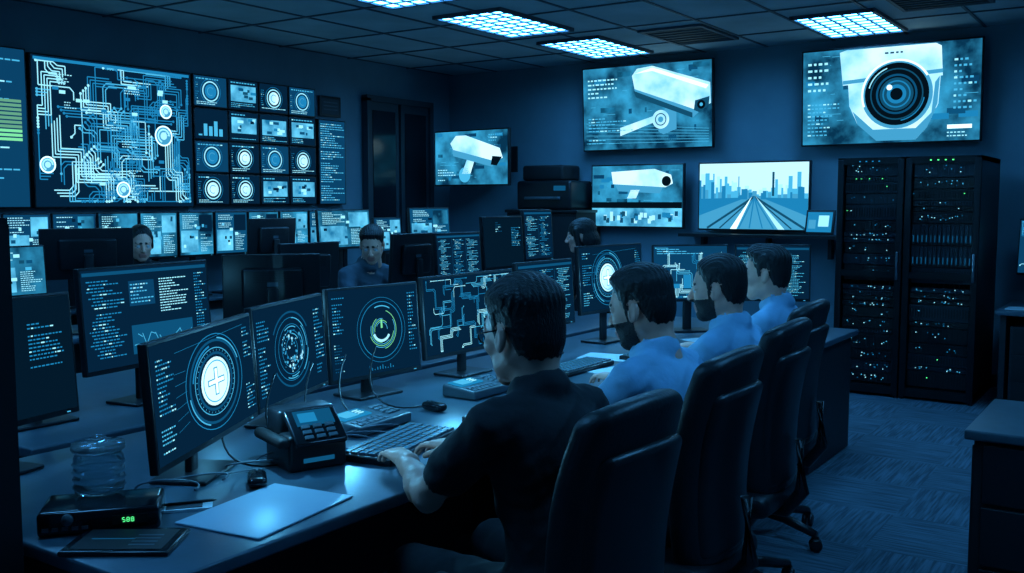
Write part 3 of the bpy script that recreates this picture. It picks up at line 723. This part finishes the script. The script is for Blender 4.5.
def jar():
    mb = MB(); mb.M = T(-2.25, 1.43, DESK+.062) @ SC(1.1)
    mb.lathe([(.046, 0), (.054, .006), (.055, .085), (.050, .095), (.050, .100), (.047, .100), (.046, .092), (.051, .083), (.050, .01), (.0005, .008)], 'glass', 36)
    for z in (.012, .03, .048, .066): mb.lathe([(.0555, z), (.059, z+.005), (.0555, z+.010)], 'glass', 36, cap=False)
    mb.lathe([(.058, .101), (.060, .106), (.058, .116), (.03, .119), (.014, .121), (.018, .131), (.001, .136)], 'glass', 36)
    mb.build('glass_jar')
    mb = MB(); mb.M = T(-2.19, 1.40, DESK) @ RZ(50)
    mb.rbox((0, 0, .03), (.28, .17, .06), .012, 'black_gloss')
    mb.box((.07, -.086, .032), (.08, .003, .022), 'black_matte')
    for i, ch in enumerate('588'):
        x = .056+.010*i
        segs = {'5': 'afgcd', '8': 'abcdefg'}[ch]
        S = {'a': (0, .005, .004, .001), 'g': (0, 0, .004, .001), 'd': (0, -.005, .004, .001), 'b': (.003, .0025, .001, .004), 'c': (.003, -.0025, .001, .004), 'f': (-.003, .0025, .001, .004), 'e': (-.003, -.0025, .001, .004)}
        for q in segs: a, b, w, h = S[q]; mb.box((x+a, -.0885, .032+b), (w, .002, h), 'e_green')
    for i in range(5): mb.box((-.12+.022*i, -.087, .02), (.014, .004, .008), 'grey_plastic')
    mb.lathe([(.014, 0), (.013, .012)], 'grey_plastic', 16, L=T(-.07, -.085, .042) @ RX(90))
    mb.build('desktop_radio')
    mb = MB(); mb.M = T(-2.01, 1.34, DESK) @ RZ(35)
    mb.rbox((0, 0, .006), (.25, .17, .012), .005, 'black_gloss'); mb.box((0, 0, .0125), (.21, .135, .001), 'black_matte'); mb.box((-.03, .0, .0132), (.1, .004, .0006), 'e_faint')
    for i in range(4): mb.box((.05, -.04+.022*i, .0132), (.06, .008, .0006), 'grey_plastic')
    mb.build('tablet_computer')
jar()
def cables():
    mb = MB(); g = random.Random(5)
    for i in range(9):
        a = (-2.32-.05*g.random(), 1.60+.10*i, DESK+.006); b = (-2.15-.1*g.random(), 1.70+.11*i, DESK+.005)
        p1 = (a[0]+.12, a[1]-.12*g.random(), DESK+.09*g.random()+.006); p2 = (b[0]-.05, b[1]+.12, DESK+.005)
        mb.tube(bez(a, p1, p2, b), .003, 'cable', 6)
    for i in range(5):
        a = (-2.42-.05*i, 2.0+.22*i, .98); mb.tube(bez(a, (a[0]+.0, a[1]-.1, .8), (a[0]+.2, a[1]-.2, .75), (a[0]+.2, a[1]+.1, DESK+.005)), .0035, 'black_plastic', 6)
    mb.build('desk_cables')
cables()
def papers():
    mb = MB()
    for (x, y, r) in ((-1.98, 3.43, 10), (-2.12, 4.05, 80), (-2.40, 4.42, 100), (-2.0, 5.0, 30), (-2.2, 5.25, 60)):
        mb.box((0, 0, .002), (.21, .297, .003), 'paper', L=T(x, y, DESK) @ RZ(r)); 
    mb.build('paper_sheets')
papers()

# ------------------------------------------------------------------ office chair
def chair(x, y, yaw, top=1.12, W=.43, bx=-.205):
    mb = MB(); mb.M = T(x, y, 0) @ RZ(yaw)
    for k in range(5):
        a = math.radians(72*k+20); ex, ey = .30*math.cos(a), .30*math.sin(a)
        mb.tube([(0, 0, .13), (ex*.5, ey*.5, .11), (ex, ey, .075)], [.032, .024, .018], 'black_plastic', 8)
        for s in (-1, 1): mb.lathe([(.012, -.009), (.028, -.008), (.029, 0), (.028, .008), (.012, .009)], 'black_plastic', 16, L=T(ex, ey, .029) @ RZ(math.degrees(a)+35) @ T(0, s*.014, 0) @ RX(90))
        mb.box((ex, ey, .055), (.03, .018, .03), 'black_plastic')
    mb.lathe([(.045, .10), (.045, .17), (.028, .18), (.028, .38)], 'metal', 16)
    mb.rbox((0, 0, .385), (.26, .20, .05), .01, 'black_plastic')
    mb.rbox((.02, 0, .435), (.50, .50, .09), .042, 'leather', n=3, mid=4, fn=lambda a, b, c: (a, b, c-.02*(a/.25)**2*(1 if a > 0 else .2)+.012*(b/.26)**2))
    H = top-.46; hw = W/2
    def back(a, b, c):
        t = c/H+.5
        wid = 1-.9*max(0, t-.62)**2-.25*max(0, .3-t)
        xx = a-.06*t**1.5+.03*math.sin(t*math.pi)+.06*(b/hw)**2
        return (xx, b*wid, c-.035*(b/hw)**2*max(0, (t-.6)/.4))
    mb.rbox((bx, 0, .46+H/2), (.08, W, H), .038, 'leather', n=4, mid=8, fn=back)
    mb.rbox((bx-.028, 0, .46+H/2-.04), (.05, W*.84, H*.78), .024, 'black_plastic', n=3, mid=7, fn=back)
    mb.tube([(-.05, 0, .38), (bx-.02, 0, .38), (bx-.08, 0, .46), (bx-.065, 0, .66)], [.03, .03, .028, .02], 'black_plastic', 8)
    for s in (-1, 1):
        mb.tube([(.02, s*.22, .40), (.02, s*.28, .41), (.02, s*.295, .5), (.0, s*.295, .65)], [.018, .018, .018, .02], 'black_plastic', 8)
        mb.rbox((.03, s*.29, .665), (.26, .07, .035), .016, 'black_matte', n=3, mid=3)
    return mb.build('office_chair')

# ------------------------------------------------------------------ people (implicit surfaces meshed with surface nets)
def V3(*a): return np.array(a, dtype=float)
def cap(a, b, ra, rb, k, lab): return ('c', np.array(a, float), np.array(b, float), ra, rb, k, lab)
def ell(c, r, k, lab, R=None): return ('e', np.array(c, float), np.array(r, float), R, None, k, lab)
def tor(c, n, R, r, k, lab): return ('t', np.array(c, float), np.array(n, float)/np.linalg.norm(n), R, r, k, lab)
def pd(p, P):
    if p[0] == 'c':
        a, b = p[1], p[2]; ab = b-a; t = np.clip(((P-a)@ab)/(ab@ab+1e-12), 0, 1)
        return np.linalg.norm(P-a-t[..., None]*ab, axis=-1)-(p[3]+(p[4]-p[3])*t)
    if p[0] == 'e':
        q = P-p[1]
        if p[3] is not None: q = q@p[3]
        r = p[2]; k0 = np.linalg.norm(q/r, axis=-1); k1 = np.linalg.norm(q/(r*r), axis=-1)+1e-9
        return k0*(k0-1)/k1
    q = P-p[1]; h = q@p[2]; rad = np.linalg.norm(q-h[..., None]*p[2], axis=-1)
    return np.sqrt((rad-p[3])**2+(h*.6)**2)-p[4]
def pb(p):
    if p[0] == 'c': return np.minimum(p[1]-p[3], p[2]-p[4]), np.maximum(p[1]+p[3], p[2]+p[4])
    if p[0] == 'e':
        m = max(p[2]) if p[3] is not None else p[2]; return p[1]-m, p[1]+m
    return p[1]-p[3]-p[4]*1.7, p[1]+p[3]+p[4]*1.7
def nets(prims, h, disp=None, relabel=None, pad=4):
    B = [pb(p) for p in prims if p[6] != 'cut']
    lo = np.min([b[0] for b in B], axis=0)-pad*h; hi = np.max([b[1] for b in B], axis=0)+pad*h
    n = np.ceil((hi-lo)/h).astype(int)+1
    F = np.ones(n)
    ax = [lo[i]+h*np.arange(n[i]) for i in range(3)]
    for p in prims:
        b0, b1 = pb(p); mg = max(.03, p[5]*1.3)+2*h
        i0 = np.maximum(0, np.floor((b0-mg-lo)/h).astype(int)); i1 = np.minimum(n, np.ceil((b1+mg-lo)/h).astype(int)+1)
        if np.any(i1 <= i0): continue
        G = np.stack(np.meshgrid(*[ax[i][i0[i]:i1[i]] for i in range(3)], indexing='ij'), -1)
        d = pd(p, G); sl = tuple(slice(i0[i], i1[i]) for i in range(3)); A = F[sl]; k = max(p[5], 1e-4)
        if p[6] == 'cut':
            d = -d; t = np.clip(.5-.5*(A-d)/k, 0, 1); F[sl] = A*(1-t)+d*t+k*t*(1-t)
        else:
            t = np.clip(.5+.5*(A-d)/k, 0, 1); F[sl] = A*(1-t)+d*t-k*t*(1-t)
    if disp is not None:
        m = np.abs(F) < .04; idx = np.argwhere(m); F[m] += disp(lo+idx*h)
    F = np.where(F == 0, 1e-7, F)
    c = tuple(n-1); acc = np.zeros(c+(3,)); cnt = np.zeros(c)
    for a in range(3):
        b, e = (a+1) % 3, (a+2) % 3
        for ob in (0, 1):
            for oe in (0, 1):
                s0 = [None]*3; s1 = [None]*3
                s0[a] = slice(0, n[a]-1); s1[a] = slice(1, n[a])
                s0[b] = s1[b] = slice(ob, n[b]-1+ob); s0[e] = s1[e] = slice(oe, n[e]-1+oe)
                f0 = F[tuple(s0)]; f1 = F[tuple(s1)]; m = (f0 < 0) != (f1 < 0)
                t = np.where(m, f0/np.where(m, f0-f1, 1), 0)
                acc[..., a] += t; acc[..., b] += m*ob; acc[..., e] += m*oe; cnt += m
    on = cnt > 0; ids = -np.ones(c, int); ids[on] = np.arange(on.sum())
    cell = np.argwhere(on); V = lo+h*(cell+acc[on]/cnt[on][:, None])
    Q = []
    for a in range(3):
        b, e = (a+1) % 3, (a+2) % 3
        Fm = np.transpose(F, (a, b, e)); I = np.transpose(ids, (a, b, e))
        f0 = Fm[:-1, 1:-1, 1:-1]; f1 = Fm[1:, 1:-1, 1:-1]; m = (f0 < 0) != (f1 < 0)
        q = np.stack([I[:, :-1, :-1][m], I[:, 1:, :-1][m], I[:, 1:, 1:][m], I[:, :-1, 1:][m]], -1)
        fl = (f0 > 0)[m]; q[fl] = q[fl][:, ::-1]; Q.append(q)
    Q = np.concatenate(Q)
    labs = []; best = None; bl = None
    for p in prims:
        if p[6] == 'cut': continue
        d = pd(p, V)
        if best is None: best = d.copy(); bl = np.zeros(len(V), int); labs.append(p[6])
        else:
            if p[6] not in labs: labs.append(p[6])
            li = labs.index(p[6]); m = d < best; best[m] = d[m]; bl[m] = li
    C = V[Q].mean(axis=1); out = [labs[i] for i in bl[Q[:, 0]]]
    if relabel is not None: out = relabel(C, out)
    return V, Q, out
def wob(P, s, a):
    return a*(np.sin(P[:, 0]*s+1.3*np.sin(P[:, 2]*s*.7))*np.sin(P[:, 1]*s*1.1+2*np.sin(P[:, 0]*s*.6))+.6*np.sin(P[:, 2]*s*1.7+P[:, 1]*s*.9))
def hand_mesh(side, curl=1.0):
    pr = []
    for i, y in enumerate((-.028, -.010, .009, .026)):
        y = y*side; kx = .088-(.0, .0, .004, .012)[i]
        pr.append(cap((0, y*.55, 0), (kx, y, .004), .0135, .0115, .014, 'skin'))
    pr.append(cap((-.05, 0, .0), (.01, 0, 0), .0265, .023, .02, 'skin'))
    L = (.072, .080, .074, .058)
    for i, y in enumerate((-.028, -.010, .009, .026)):
        y = y*side; p = V3(.088-(.0, .0, .004, .012)[i], y, .004); yaw = y*6.0; r = .0088-(.0012 if i == 3 else 0)
        for s, (fr, pit) in enumerate(((.45, 8), (.30, 38), (.25, 60))):
            a = math.radians(pit*curl); q = p+L[i]*fr*V3(math.cos(a)*math.cos(yaw), math.cos(a)*math.sin(yaw), -math.sin(a))
            pr.append(cap(p, q, r, r-.0008, .003, 'skin')); p = q; r -= .0008
    pr.append(cap((.012, -.018*side, -.004), (.045, -.043*side, -.010), .015, .0125, .010, 'skin'))
    pr.append(cap((.045, -.043*side, -.010), (.072, -.054*side, -.018), .0115, .010, .004, 'skin'))
    pr.append(cap((.072, -.054*side, -.018), (.094, -.050*side, -.027), .010, .008, .003, 'skin'))
    return nets(pr, .003)
HANDS = {s: hand_mesh(s) for s in (1, -1)}
def sstep(a, b, x):
    t = np.clip((x-a)/(b-a), 0, 1); return t*t*(3-2*t)
HL_X = [-.13, -.075, -.045, -.030, -.018, .006, .010, .024, .030, .045, .062, .080, .12]
HL_Z = [-.060, -.060, -.048, -.010, .028, .026, -.006, -.004, .030, .050, .070, .078, .085]
def head_mesh(style, beard=False, top=.013, front=0.0):
    s = 'skin'; h = 'hair'; pr = []
    short = style == 'short'
    pr.append(ell((-.012, 0, .035), (.097, .075, .086), .02, s))
    pr.append(ell((.034, 0, -.022), (.060, .058, .086), .03, s))
    pr.append(ell((-.045, 0, -.02), (.055, .058, .06), .03, s))
    for y in (-1, 1):
        pr.append(cap((-.008, y*.046, -.05), (.058, y*.014, -.096), .024, .018, .02, s))
        pr.append(ell((.060, y*.040, -.022), (.022, .022, .020), .02, s))
    pr.append(ell((.066, 0, -.098), (.021, .022, .018), .02, s))
    pr.append(cap((.074, -.034, .024), (.074, .034, .024), .013, .013, .015, s))
    pr.append(cap((.030, -.03, -.07), (.066, 0, -.066), .03, .02, .02, s)); pr.append(cap((.030, .03, -.07), (.066, 0, -.066), .03, .02, .02, s))
    for y in (-1, 1): pr.append(ell((.099, y*.032, .001), (.019, .017, .012), .010, 'cut'))
    pr.append(cap((.088, 0, .014), (.112, 0, -.028), .0075, .0115, .010, s))
    for y in (-1, 1): pr.append(ell((.102, y*.011, -.033), (.011, .008, .008), .006, s))
    pr.append(cap((.086, -.017, -.060), (.086, .017, -.060), .0075, .0075, .005, 'lips')); pr.append(cap((.084, -.014, -.071), (.084, .014, -.071), .008, .008, .004, 'lips'))
    for y in (-1, 1):
        pr.append(ell((.0775, y*.031, .001), (.0125, .0125, .0125), .001, 'eye_white')); pr.append(ell((.0853, y*.031, .001), (.0052, .0052, .0052), .0005, 'iris'))
        pr.append(cap((.074, y*.018, .011), (.073, y*.044, .009), .0125, .011, .004, s))
        pr.append(cap((.0865, y*.016, .023), (.0770, y*.047, .024), .0042, .0035, .002, h))
        a = math.radians(-18); R = np.array([[math.cos(a), 0, math.sin(a)], [0, 1, 0], [-math.sin(a), 0, math.cos(a)]])
        pr.append(ell((-.010, y*.079, -.010), (.017, .008, .030), .004, 'ear', R)); pr.append(ell((-.004, y*.089, -.008), (.008, .006, .016), .004, 'cut', R))
    pr.append(cap((-.026, 0, -.05), (-.042, 0, -.17), .052, .054, .03, s))
    if style == 'bun':
        pr.append(ell((-.026, 0, .048), (.102, .083, .085), .004, h)); pr.append(ell((-.045, 0, .0), (.070, .080, .080), .01, h)); pr.append(ell((-.12, 0, .06), (.04, .04, .04), .01, h))
        for y in (-1, 1): pr.append(cap((.020, y*.068, .05), (.0, y*.078, -.03), .014, .010, .01, h))
    elif style == 'long':
        pr.append(ell((-.022, 0, .045), (.108, .088, .09), .004, h)); pr.append(ell((-.055, 0, -.03), (.075, .09, .11), .01, h))
        for y in (-1, 1): pr.append(cap((.02, y*.078, .04), (.01, y*.085, -.16), .024, .02, .02, h))
        pr.append(cap((-.08, 0, -.05), (-.085, 0, -.2), .06, .045, .04, h))
    def earz(P): return (np.abs(P[:, 1]) > .0735) & (P[:, 0] > -.032) & (P[:, 0] < .010) & (P[:, 2] < .022)
    def hairfield(P):
        zh = np.interp(P[:, 0], HL_X, HL_Z)
        d = P[:, 2]-zh+.0025*np.sin(P[:, 1]*300)+.002*np.sin(P[:, 0]*370)
        side = sstep(.03, .10, P[:, 2])
        t = sstep(0, .035, d)*(.0035+top*side)+.0012*(d > 0)
        t = t+front*sstep(.0, .06, P[:, 0])*sstep(.075, .105, P[:, 2])
        t = np.where(earz(P), 0, t)
        strands = .0013*np.sin(P[:, 1]*430+5*np.sin(P[:, 0]*28+P[:, 2]*20))*sstep(.004, .012, t)
        return t+strands, (d > 0) & ~earz(P)
    def beardfield(P):
        x, y, z = P[:, 0], np.abs(P[:, 1]), P[:, 2]
        low = z < -.034-.4*np.maximum(0, .055-x)*0+.002*np.sin(P[:, 1]*350)
        side = (x > .004) & (x < .026) & (z < .0) & (y > .05)
        mou = (x > .08) & (z > -.075) & (z < -.056) & (y < .017)
        reg = ((low & (x > .004) & (z > -.125+.25*np.maximum(0, .05-x)*0)) | side) & ~mou & (z > -.128)
        return reg
    def dsp(P):
        o = np.zeros(len(P))
        if short:
            t, _ = hairfield(P); o -= t
        else:
            o += np.where((P[:, 2] > .06) | (P[:, 0] < -.06), .0008*np.sin(P[:, 1]*420+3*np.sin(P[:, 0]*40))+wob(P, 60, .0008), 0)
        if beard: o -= np.where(beardfield(P), .0030+.0008*np.sin(P[:, 0]*500)*np.sin(P[:, 2]*450), 0)
        return o
    def rel(C, L):
        L = list(L)
        if short: hm = hairfield(C)[1]
        bm = beardfield(C) if beard else None
        for i, q in enumerate(L):
            if q != 'skin': continue
            if short and hm[i]: L[i] = 'hair'
            elif beard and bm[i]: L[i] = 'beard'
        return L
    return nets(pr, .003 if short else .0035, dsp, rel, pad=10)
HEADS = {'A': head_mesh('short', top=.016), 'B': head_mesh('short', True, top=.013, front=.006), 'B2': head_mesh('short', True, top=.010), 'C': head_mesh('short', top=.013, front=.014), 'D': head_mesh('bun'), 'E': head_mesh('long')}

def person(name, x, y, yaw, shirt='shirt_blue', sleeve='short', head='A', hyaw=0, hpitch=8, hroll=0, lean=.16, U=-.025, slv=.70,
           la=((.26, .22, .80), (.53, .12, .812)), ra=((.26, -.22, .80), (.53, -.12, .812)), glasses=False, hs=1.03, h=.009):
    mb = MB(); mb.M = T(x, y, 0) @ RZ(yaw)
    X = lambda z: lean*(z-.5)
    pr = [ell((0, 0, .575), (.145, .170, .118), .03, 'trousers'),
          ell((X(.70), 0, .69), (.116, .148, .14), .04, shirt),
          ell((X(.88)+.01, 0, .87+U*.6), (.114, .158, .18), .05, shirt),
          ell((X(.96)-.025, 0, .962+U), (.098, .156, .125), .04, shirt),
          cap((X(1.03), -.132, 1.032+U), (X(1.03), .132, 1.032+U), .052, .052, .045, shirt)]
    for s in (-1, 1):
        pr.append(cap((X(1.10)-.018, s*.03, 1.098+U), (X(1.05)-.005, s*.135, 1.052+U), .036, .036, .045, shirt))
    nx = X(1.14)
    pr.append(cap((nx+.000, 0, 1.07+U), (nx+.014, 0, 1.17+U), .050, .050, .010, 'skin'))
    pr.append(tor((nx-.002, 0, 1.118+U), (.35, 0, 1), .058, .013, .006, shirt)); pr.append(tor((nx-.006, 0, 1.098+U), (.35, 0, 1), .066, .016, .012, shirt))
    for s, (e, w) in ((1, la), (-1, ra)):
        S = V3(X(1.02)+.005, s*.176, 1.022+U); e = np.array(e, float); w = np.array(w, float)
        pr.append(cap(S, e, .046, .040, .02, 'skin')); pr.append(cap(e, w, .041, .027, .015, 'skin')); 
        m = e+(w-e)*.3; pr.append(ell(m, (.043, .043, .043), .03, 'skin'))
        if sleeve == 'short':
            c = S+(e-S)*slv; pr.append(cap(S, c, .056, .061, .030, shirt))
            pr.append(cap(S+(e-S)*(slv-.06), c, .063, .0645, .004, shirt))
        else:
            pr.append(cap(S, e, .058, .052, .030, shirt)); c = e+(w-e)*.88; pr.append(cap(e, c, .051, .037, .02, shirt)); pr.append(cap(e+(w-e)*.82, c, .040, .040, .003, shirt))
        k = V3(.46, s*.15, .545); a = V3(.40, s*.15, .11)
        pr.append(cap((.0, s*.095, .555), k, .090, .068, .04, 'trousers')); pr.append(cap(k, a, .066, .045, .02, 'trousers'))
        pr.append(cap((.385, s*.15, .045), (.54, s*.165, .036), .042, .034, .015, 'shoe'))
    pr.append(tor((X(.64)*.5, 0, .635), (0, 0, 1), .118, .016, .02, shirt))
    def folds(P):   # cloth folds: soft lumps plus diagonal creases over back and sleeves
        cr = np.sin(P[:, 2]*62+P[:, 1]*38+2.2*np.sin(P[:, 0]*22+P[:, 1]*9))
        m = sstep(.62, .75, P[:, 2])*(1-sstep(1.02, 1.09, P[:, 2]))
        return wob(P, 34, .0034)+wob(P, 85, .0012)-.0035*m*np.maximum(0, cr)**3
    V, F, Lb = nets(pr, h, folds)
    mb.add(V, F, Lb, True)
    for s, (e, w) in ((1, la), (-1, ra)):
        e = np.array(e); w = np.array(w); d = w-e; a = math.degrees(math.atan2(d[1], d[0]))*.6
        V, F, Lb = HANDS[s]; mb.add(V, F, Lb, True, T(*w) @ RZ(a) @ RY(3))
    HM = T(nx+.050, 0, 1.238+U) @ RZ(hyaw) @ RY(hpitch) @ RX(hroll) @ SC(hs)
    V, F, Lb = HEADS[head]; mb.add(V, F, Lb, True, HM)
    if glasses:
        for s in (-1, 1):
            pts = [(.101-.006*abs(math.cos(t)), s*.032+.023*math.cos(t), .001+.018*math.sin(t)) for t in [2*math.pi*i/20 for i in range(21)]]
            mb.tube(pts, .0020, 'black_gloss', 6, L=HM); mb.tube([(.094, s*.056, .006), (.06, s*.078, .008), (.0, s*.083, .012)], .0018, 'black_gloss', 6, L=HM)
        mb.tube([(.100, -.010, .004), (.103, 0, .006), (.100, .010, .004)], .002, 'black_gloss', 6, L=HM)
    mb.build(name)

person('seated_operator_man', -1.22, 2.05, 166, shirt='shirt_dark', head='A', glasses=True, hyaw=0, hpitch=8, lean=.20, h=.008, hs=1.13, slv=.58,
       la=((.33, .20, .79), (.60, .08, .812)), ra=((.33, -.2, .80), (.60, -.12, .812)))
person('seated_operator_man', -1.27, 2.87, 172, shirt='shirt_blue', head='B', hyaw=10, hpitch=14, lean=.22, h=.008, hs=1.07, U=-.035)
person('seated_operator_man', -1.40, 3.70, 176, shirt='shirt_blue', head='B2', hyaw=14, hpitch=6, lean=.12, U=-.035, hs=1.05)
person('seated_operator_man', -1.52, 4.47, 180, shirt='shirt_blue', head='C', hyaw=8, hpitch=2, lean=.05)
for (x, y, a) in ((-1.24, 2.02, 176), (-1.32, 2.80, 180), (-1.42, 3.60, 182), (-1.57, 4.34, 183)): chair(x, y, a)
person('seated_operator_woman', -6.22, 4.30, -20, shirt='shirt_dark', head='D', hyaw=-5, hpitch=14, U=.02, h=.012, hs=.98)
chair(-6.22, 4.30, -20, 1.0)
person('seated_operator_man', -4.90, 5.20, -10, shirt='shirt_navy', sleeve='long', head='A', hyaw=-45, hpitch=22, lean=.2, U=.01, h=.012)
chair(-4.90, 5.20, -10, 1.0)
person('seated_operator_woman', -3.72, 6.66, 200, shirt='shirt_dark', head='E', hyaw=5, hpitch=8, U=.05, h=.012)
chair(-3.72, 6.66, 200, 1.0)

# glow that the desk displays throw on the operators
for p, en in (((-2.22, 1.95, 1.02), 4), ((-2.45, 2.55, 1.05), 5), ((-2.48, 3.2, 1.05), 5.5), ((-2.45, 3.9, 1.1), 5.5), ((-2.4, 4.7, 1.1), 5), ((-3.2, 2.5, 1.15), 2), ((-4.2, 5.0, 1.3), 1.2), ((-5.65, 4.2, 1.35), .8)):
    ld = bpy.data.lights.new('display_glow', 'POINT'); ld.energy = en; ld.color = (.12, .58, 1.0); ld.shadow_soft_size = 0.0; ld.specular_factor = 0.0
    lo = bpy.data.objects.new('display_glow', ld); lo.location = p; bpy.context.scene.collection.objects.link(lo)

# ------------------------------------------------------------------ world + camera
w = bpy.data.worlds.new('world'); bpy.context.scene.world = w; w.use_nodes = True
w.node_tree.nodes['Background'].inputs[0].default_value = (.01, .04, .08, 1); w.node_tree.nodes['Background'].inputs[1].default_value = .3
cd = bpy.data.cameras.new('camera'); co = bpy.data.objects.new('camera', cd); bpy.context.scene.collection.objects.link(co)
co.location = (0, 0, 1.55); co.rotation_euler = (math.radians(90-4.93), 0, math.radians(34.3)); cd.sensor_width = 36; cd.lens = 34.45; cd.clip_start = .05
bpy.context.scene.camera = co
vs = bpy.context.scene.view_settings; vs.view_transform = 'Standard'; vs.look = 'None'; vs.exposure = 0
